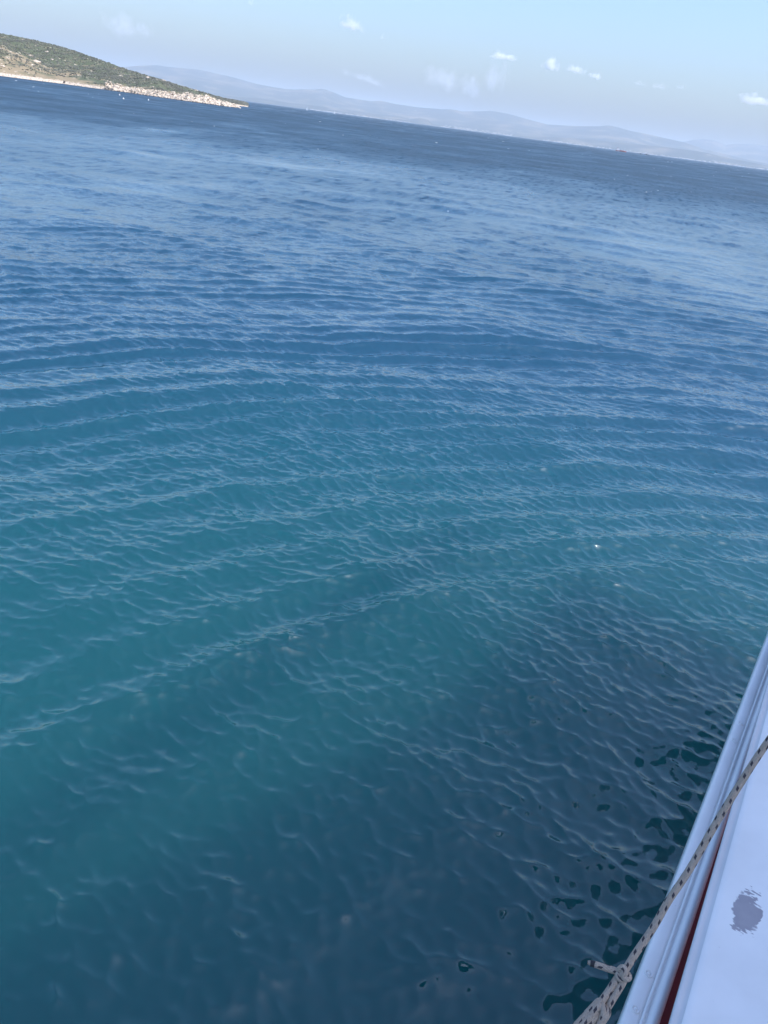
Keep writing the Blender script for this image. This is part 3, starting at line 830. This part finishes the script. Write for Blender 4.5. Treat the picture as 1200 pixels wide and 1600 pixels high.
# ------------------------------------------------------------------ rope
def sweep(name, pts, rad_, mat, parent=None, sides=14, step=.004, taper=None):
    P = np.array(pts, float)
    # centripetal-ish catmull rom, resampled
    Pe = np.concatenate([[2 * P[0] - P[1]], P, [2 * P[-1] - P[-2]]])
    out = []
    for i in range(1, len(Pe) - 2):
        p0, p1, p2, p3 = Pe[i - 1:i + 3]
        k = max(3, int(np.linalg.norm(p2 - p1) / step))
        for t in np.linspace(0, 1, k, endpoint=False):
            out.append(.5 * (2 * p1 + (p2 - p0) * t + (2 * p0 - 5 * p1 + 4 * p2 - p3) * t ** 2 + (3 * p1 - p0 - 3 * p2 + p3) * t ** 3))
    out.append(Pe[-2]); Q = np.array(out)
    T = np.gradient(Q, axis=0); T /= np.linalg.norm(T, axis=1)[:, None] + 1e-12
    s = np.concatenate([[0], np.cumsum(np.linalg.norm(np.diff(Q, axis=0), axis=1))])
    nrm = np.cross(T[0], [0, 0, 1.0]); nrm /= np.linalg.norm(nrm)
    V, UVs = [], []
    for i in range(len(Q)):
        nrm = nrm - T[i] * (nrm @ T[i]); nrm /= np.linalg.norm(nrm)
        bn = np.cross(T[i], nrm)
        r = rad_ * (taper(s[i] / s[-1]) if taper else 1)
        for j in range(sides + 1):
            a = 2 * math.pi * j / sides
            V.append(Q[i] + (nrm * math.cos(a) + bn * math.sin(a)) * r); UVs.append((s[i], j / sides))
    nQ = len(Q)
    Fq = grid_faces(nQ, sides + 1)
    o = mesh_np(name, V, Fq, mat, parent, uv=np.array(UVs))
    return o
def rope_material():
    m, n, l, out = new_mat('braided_rope')
    uvn = N(n, 'ShaderNodeUVMap', uv_map='UVMap'); sep = N(n, 'ShaderNodeSeparateXYZ'); l.new(uvn.outputs[0], sep.inputs[0])
    def m2(op, a, b=None, c_=None):
        x = N(n, 'ShaderNodeMath', operation=op)
        for i, v in enumerate((a, b, c_)):
            if v is None: continue
            if hasattr(v, 'links'): l.new(v, x.inputs[i])
            else: x.inputs[i].default_value = v
        return x.outputs[0]
    s, v = sep.outputs['X'], sep.outputs['Y']
    # three rows of dark tracer flecks winding slowly round
    pitch = .030
    ph = m2('MULTIPLY', m2('ADD', v, m2('MULTIPLY', s, 1.1)), 4.0)
    row = m2('FLOOR', ph); fv = m2('SUBTRACT', ph, row)
    su = m2('ADD', m2('DIVIDE', s, pitch), m2('MULTIPLY', row, .5))
    fs = m2('FRACT', m2('ADD', su, m2('MULTIPLY', fv, .28)))
    a = m2('LESS_THAN', m2('ABSOLUTE', m2('SUBTRACT', fs, .5)), .15)
    b = m2('LESS_THAN', m2('ABSOLUTE', m2('SUBTRACT', fv, .5)), .22)
    fleck = m2('MULTIPLY', a, b)
    geo = N(n, 'ShaderNodeNewGeometry')
    t = N(n, 'ShaderNodeTexNoise'); t.inputs['Scale'].default_value = 90; t.inputs['Detail'].default_value = 4; l.new(geo.outputs['Position'], t.inputs['Vector'])
    dirt = N(n, 'ShaderNodeMix', data_type='RGBA'); l.new(t.outputs['Fac'], dirt.inputs[0]); dirt.inputs[6].default_value = (.58, .49, .40, 1); dirt.inputs[7].default_value = (.38, .31, .245, 1)
    mx = N(n, 'ShaderNodeMix', data_type='RGBA'); l.new(m2('MULTIPLY', fleck, .93), mx.inputs[0]); l.new(dirt.outputs[2], mx.inputs[6]); mx.inputs[7].default_value = (.045, .045, .06, 1)
    p = N(n, 'ShaderNodeBsdfPrincipled'); p.inputs['Roughness'].default_value = .9; p.inputs['Specular IOR Level'].default_value = .2
    l.new(mx.outputs[2], p.inputs['Base Color'])
    # braid relief: two crossing helices
    w1 = m2('SINE', m2('MULTIPLY', m2('ADD', m2('MULTIPLY', s, 95.0), m2('MULTIPLY', v, 8.0)), 6.283))
    w2 = m2('SINE', m2('MULTIPLY', m2('SUBTRACT', m2('MULTIPLY', s, 95.0), m2('MULTIPLY', v, 8.0)), 6.283))
    bp = N(n, 'ShaderNodeBump'); bp.inputs['Strength'].default_value = .6; bp.inputs['Distance'].default_value = .0012
    l.new(m2('MAXIMUM', w1, w2), bp.inputs['Height']); l.new(bp.outputs[0], p.inputs['Normal'])
    l.new(p.outputs[0], out.inputs[0])
    return m
m_rope = rope_material()
m_tape = principled('black_tape', (.02, .02, .025), .5)
RD = 1.85
RR = .0072
rope = empty('flecked_rope', at_d(976, 1516, RD))
tag(rope, 'off white rope with dark flecks stretched over the white rail and knotted', 'rope')
_inv = Matrix.Translation(-Vector(rope.location))
def rp(pl):
    """(px, py, offset towards the viewer in rope radii) -> points relative to the rope's base"""
    return [at_d(px, py, RD - k * RR) - np.array(rope.location) for px, py, k in pl]
def kz(pl): return [(900 + x / 10, 1480 + y / 10, k) for x, y, k in pl]
sweep('line', rp([(1330, 985, 0), (1260, 1077, 0), (1197, 1163, 0), (1155, 1227, 0), (1112, 1298, 0), (1077, 1359, 0), (1045, 1407, 0), (1021, 1449, 0), (995, 1487, 0), (980, 1511, 0)] + kz([(775, 360, .5), (755, 440, 0), (720, 500, -.5)])), RR, m_rope, rope)
sweep('knot', rp(kz([(640, 400, 0), (690, 350, 1.2), (735, 325, 1.8), (770, 370, 2.2), (740, 430, 2.0), (690, 430, .6), (700, 380, -1.2), (760, 390, -1.6), (815, 440, -.6), (815, 480, .8), (770, 480, 1.8), (730, 440, 1.6), (690, 390, 1.0)])), RR * .95, m_rope, rope)
sweep('knot_turn', rp(kz([(760, 500, .3), (690, 490, 1.2), (660, 450, 1.3), (690, 400, .4), (740, 400, -1.5)])), RR * .95, m_rope, rope)
sweep('tail', rp(kz([(700, 430, .2), (620, 375, .4), (500, 335, .4), (380, 295, .3), (280, 262, .2)])), RR * .98, m_rope, rope, taper=lambda t: 1 - .12 * t)
sweep('tape_whipping', rp(kz([(300, 268, .2), (260, 256, .2), (225, 247, .2)])), RR * .88, m_tape, rope)
sweep('frayed_end', rp(kz([(230, 248, .2), (205, 242, .2), (182, 236, .2)])), RR * .72, m_rope, rope, taper=lambda t: 1 - .35 * t)
# the loop under the knot, going round the bundle and back
sweep('loop', rp(kz([(690, 430, 0), (640, 490, .3), (570, 600, .3), (490, 720, .2), (410, 830, .6), (360, 900, 1.2), (350, 980, .2), (400, 1030, -1.6), (460, 980, -1.2), (510, 910, -.2), (590, 780, .2), (670, 650, .3), (730, 550, .3), (760, 480, 0)])), RR, m_rope, rope)
bundle = empty('gathered_rope', at_d(930, 1590, RD))
tag(bundle, 'bunched strands of flecked rope hooked through the loop below the knot', 'rope')
def rb(pl): return [at_d(px, py, RD - k * RR) - np.array(bundle.location) for px, py, k in pl]
sweep('strand', rb(kz([(-260, 1480, .8), (30, 1205, .8), (160, 1060, 1.0), (280, 930, 1.2), (360, 855, .6), (420, 880, -1.2), (470, 940, -.6), (490, 1020, 1.0), (450, 1100, 1.2), (380, 1200, .9), (310, 1330, .8), (200, 1500, .8)])), RR, m_rope, bundle)
sweep('strand', rb(kz([(-180, 1500, 1.2), (95, 1230, 1.2), (220, 1080, 1.4), (320, 960, 1.6), (375, 900, 1.2), (400, 860, -.4)])), RR, m_rope, bundle)
sweep('strand', rb(kz([(-100, 1520, .6), (165, 1250, .6), (270, 1120, .8), (350, 990, .6), (385, 920, -.5)])), RR, m_rope, bundle)
sweep('strand', rb(kz([(400, 880, 1.2), (425, 960, 1.6), (430, 1030, 1.6), (400, 1110, .9), (340, 1220, .2), (240, 1400, .2)])), RR * .9, m_rope, bundle)

# superstructure inboard, out of the picture: cabin side and an added high roof shaped to shade rail and water
m_cabin = principled('white_cabin_paint', (.8, .8, .79), .4, .04, 3)
def plate(name, pts, z, th, mat):
    bm = bmesh.new()
    lo = [bm.verts.new((p[0], p[1], z)) for p in pts]; hi = [bm.verts.new((p[0], p[1], z + th)) for p in pts]
    k = len(pts)
    bm.faces.new(lo); bm.faces.new(hi)
    for i in range(k): bm.faces.new((lo[i], lo[(i + 1) % k], hi[(i + 1) % k], hi[i]))
    bmesh.ops.recalc_face_normals(bm, faces=bm.faces)
    me = bpy.data.meshes.new(name); bm.to_mesh(me); bm.free(); me.materials.append(mat)
    return link(bpy.data.objects.new(name, me), boat)
ZC = 9.6
edge = []  # unseen roof's outline, traced back along the sun from the wanted shadow edge
for p in ((-350, 1640), (0, 1480), (300, 1330), (600, 1190), (850, 1080), (1100, 1000)):
    q = np.array(at_z(*p, 0))[:2] - np.array([-sun_dir.x, -sun_dir.y]) / sun_dir.z * ZC
    edge.append((q @ U, q @ NN)); print('roof edge along %.2f out %.2f' % edge[-1])
edge.sort()
edge = [(-14.0, edge[0][1] - .3)] + edge
roof = [bw(a, o, 0) for a, o in edge] + [bw(edge[-1][0], -5.2, 0), bw(edge[0][0], -5.2, 0)]
plate('unseen_shade_roof', roof, ZC, .06, m_canvas)
plate('cabin', [bw(-7, -3.4, 0), bw(4, -3.4, 0), bw(5, -4.0, 0), bw(5, -6.2, 0), bw(-7, -6.2, 0)], deck_z + .031, 2.6, m_cabin)
for al, la in ((-5, -3.4), (-5, -5.4), (4, -3.4), (4, -5.4)):
    p = bw(al, max(la - .3, -5.0), 0)
    o = box('post', (0, 0, 0), (.08, .08, ZC - 6.0), m_steel, boat)
    o.location = (p[0], p[1], (ZC + 6.0) / 2)
# unseen upper deck overhang above the rail, shaped for the reflection: its dark underside is what the water mirrors beside the hull
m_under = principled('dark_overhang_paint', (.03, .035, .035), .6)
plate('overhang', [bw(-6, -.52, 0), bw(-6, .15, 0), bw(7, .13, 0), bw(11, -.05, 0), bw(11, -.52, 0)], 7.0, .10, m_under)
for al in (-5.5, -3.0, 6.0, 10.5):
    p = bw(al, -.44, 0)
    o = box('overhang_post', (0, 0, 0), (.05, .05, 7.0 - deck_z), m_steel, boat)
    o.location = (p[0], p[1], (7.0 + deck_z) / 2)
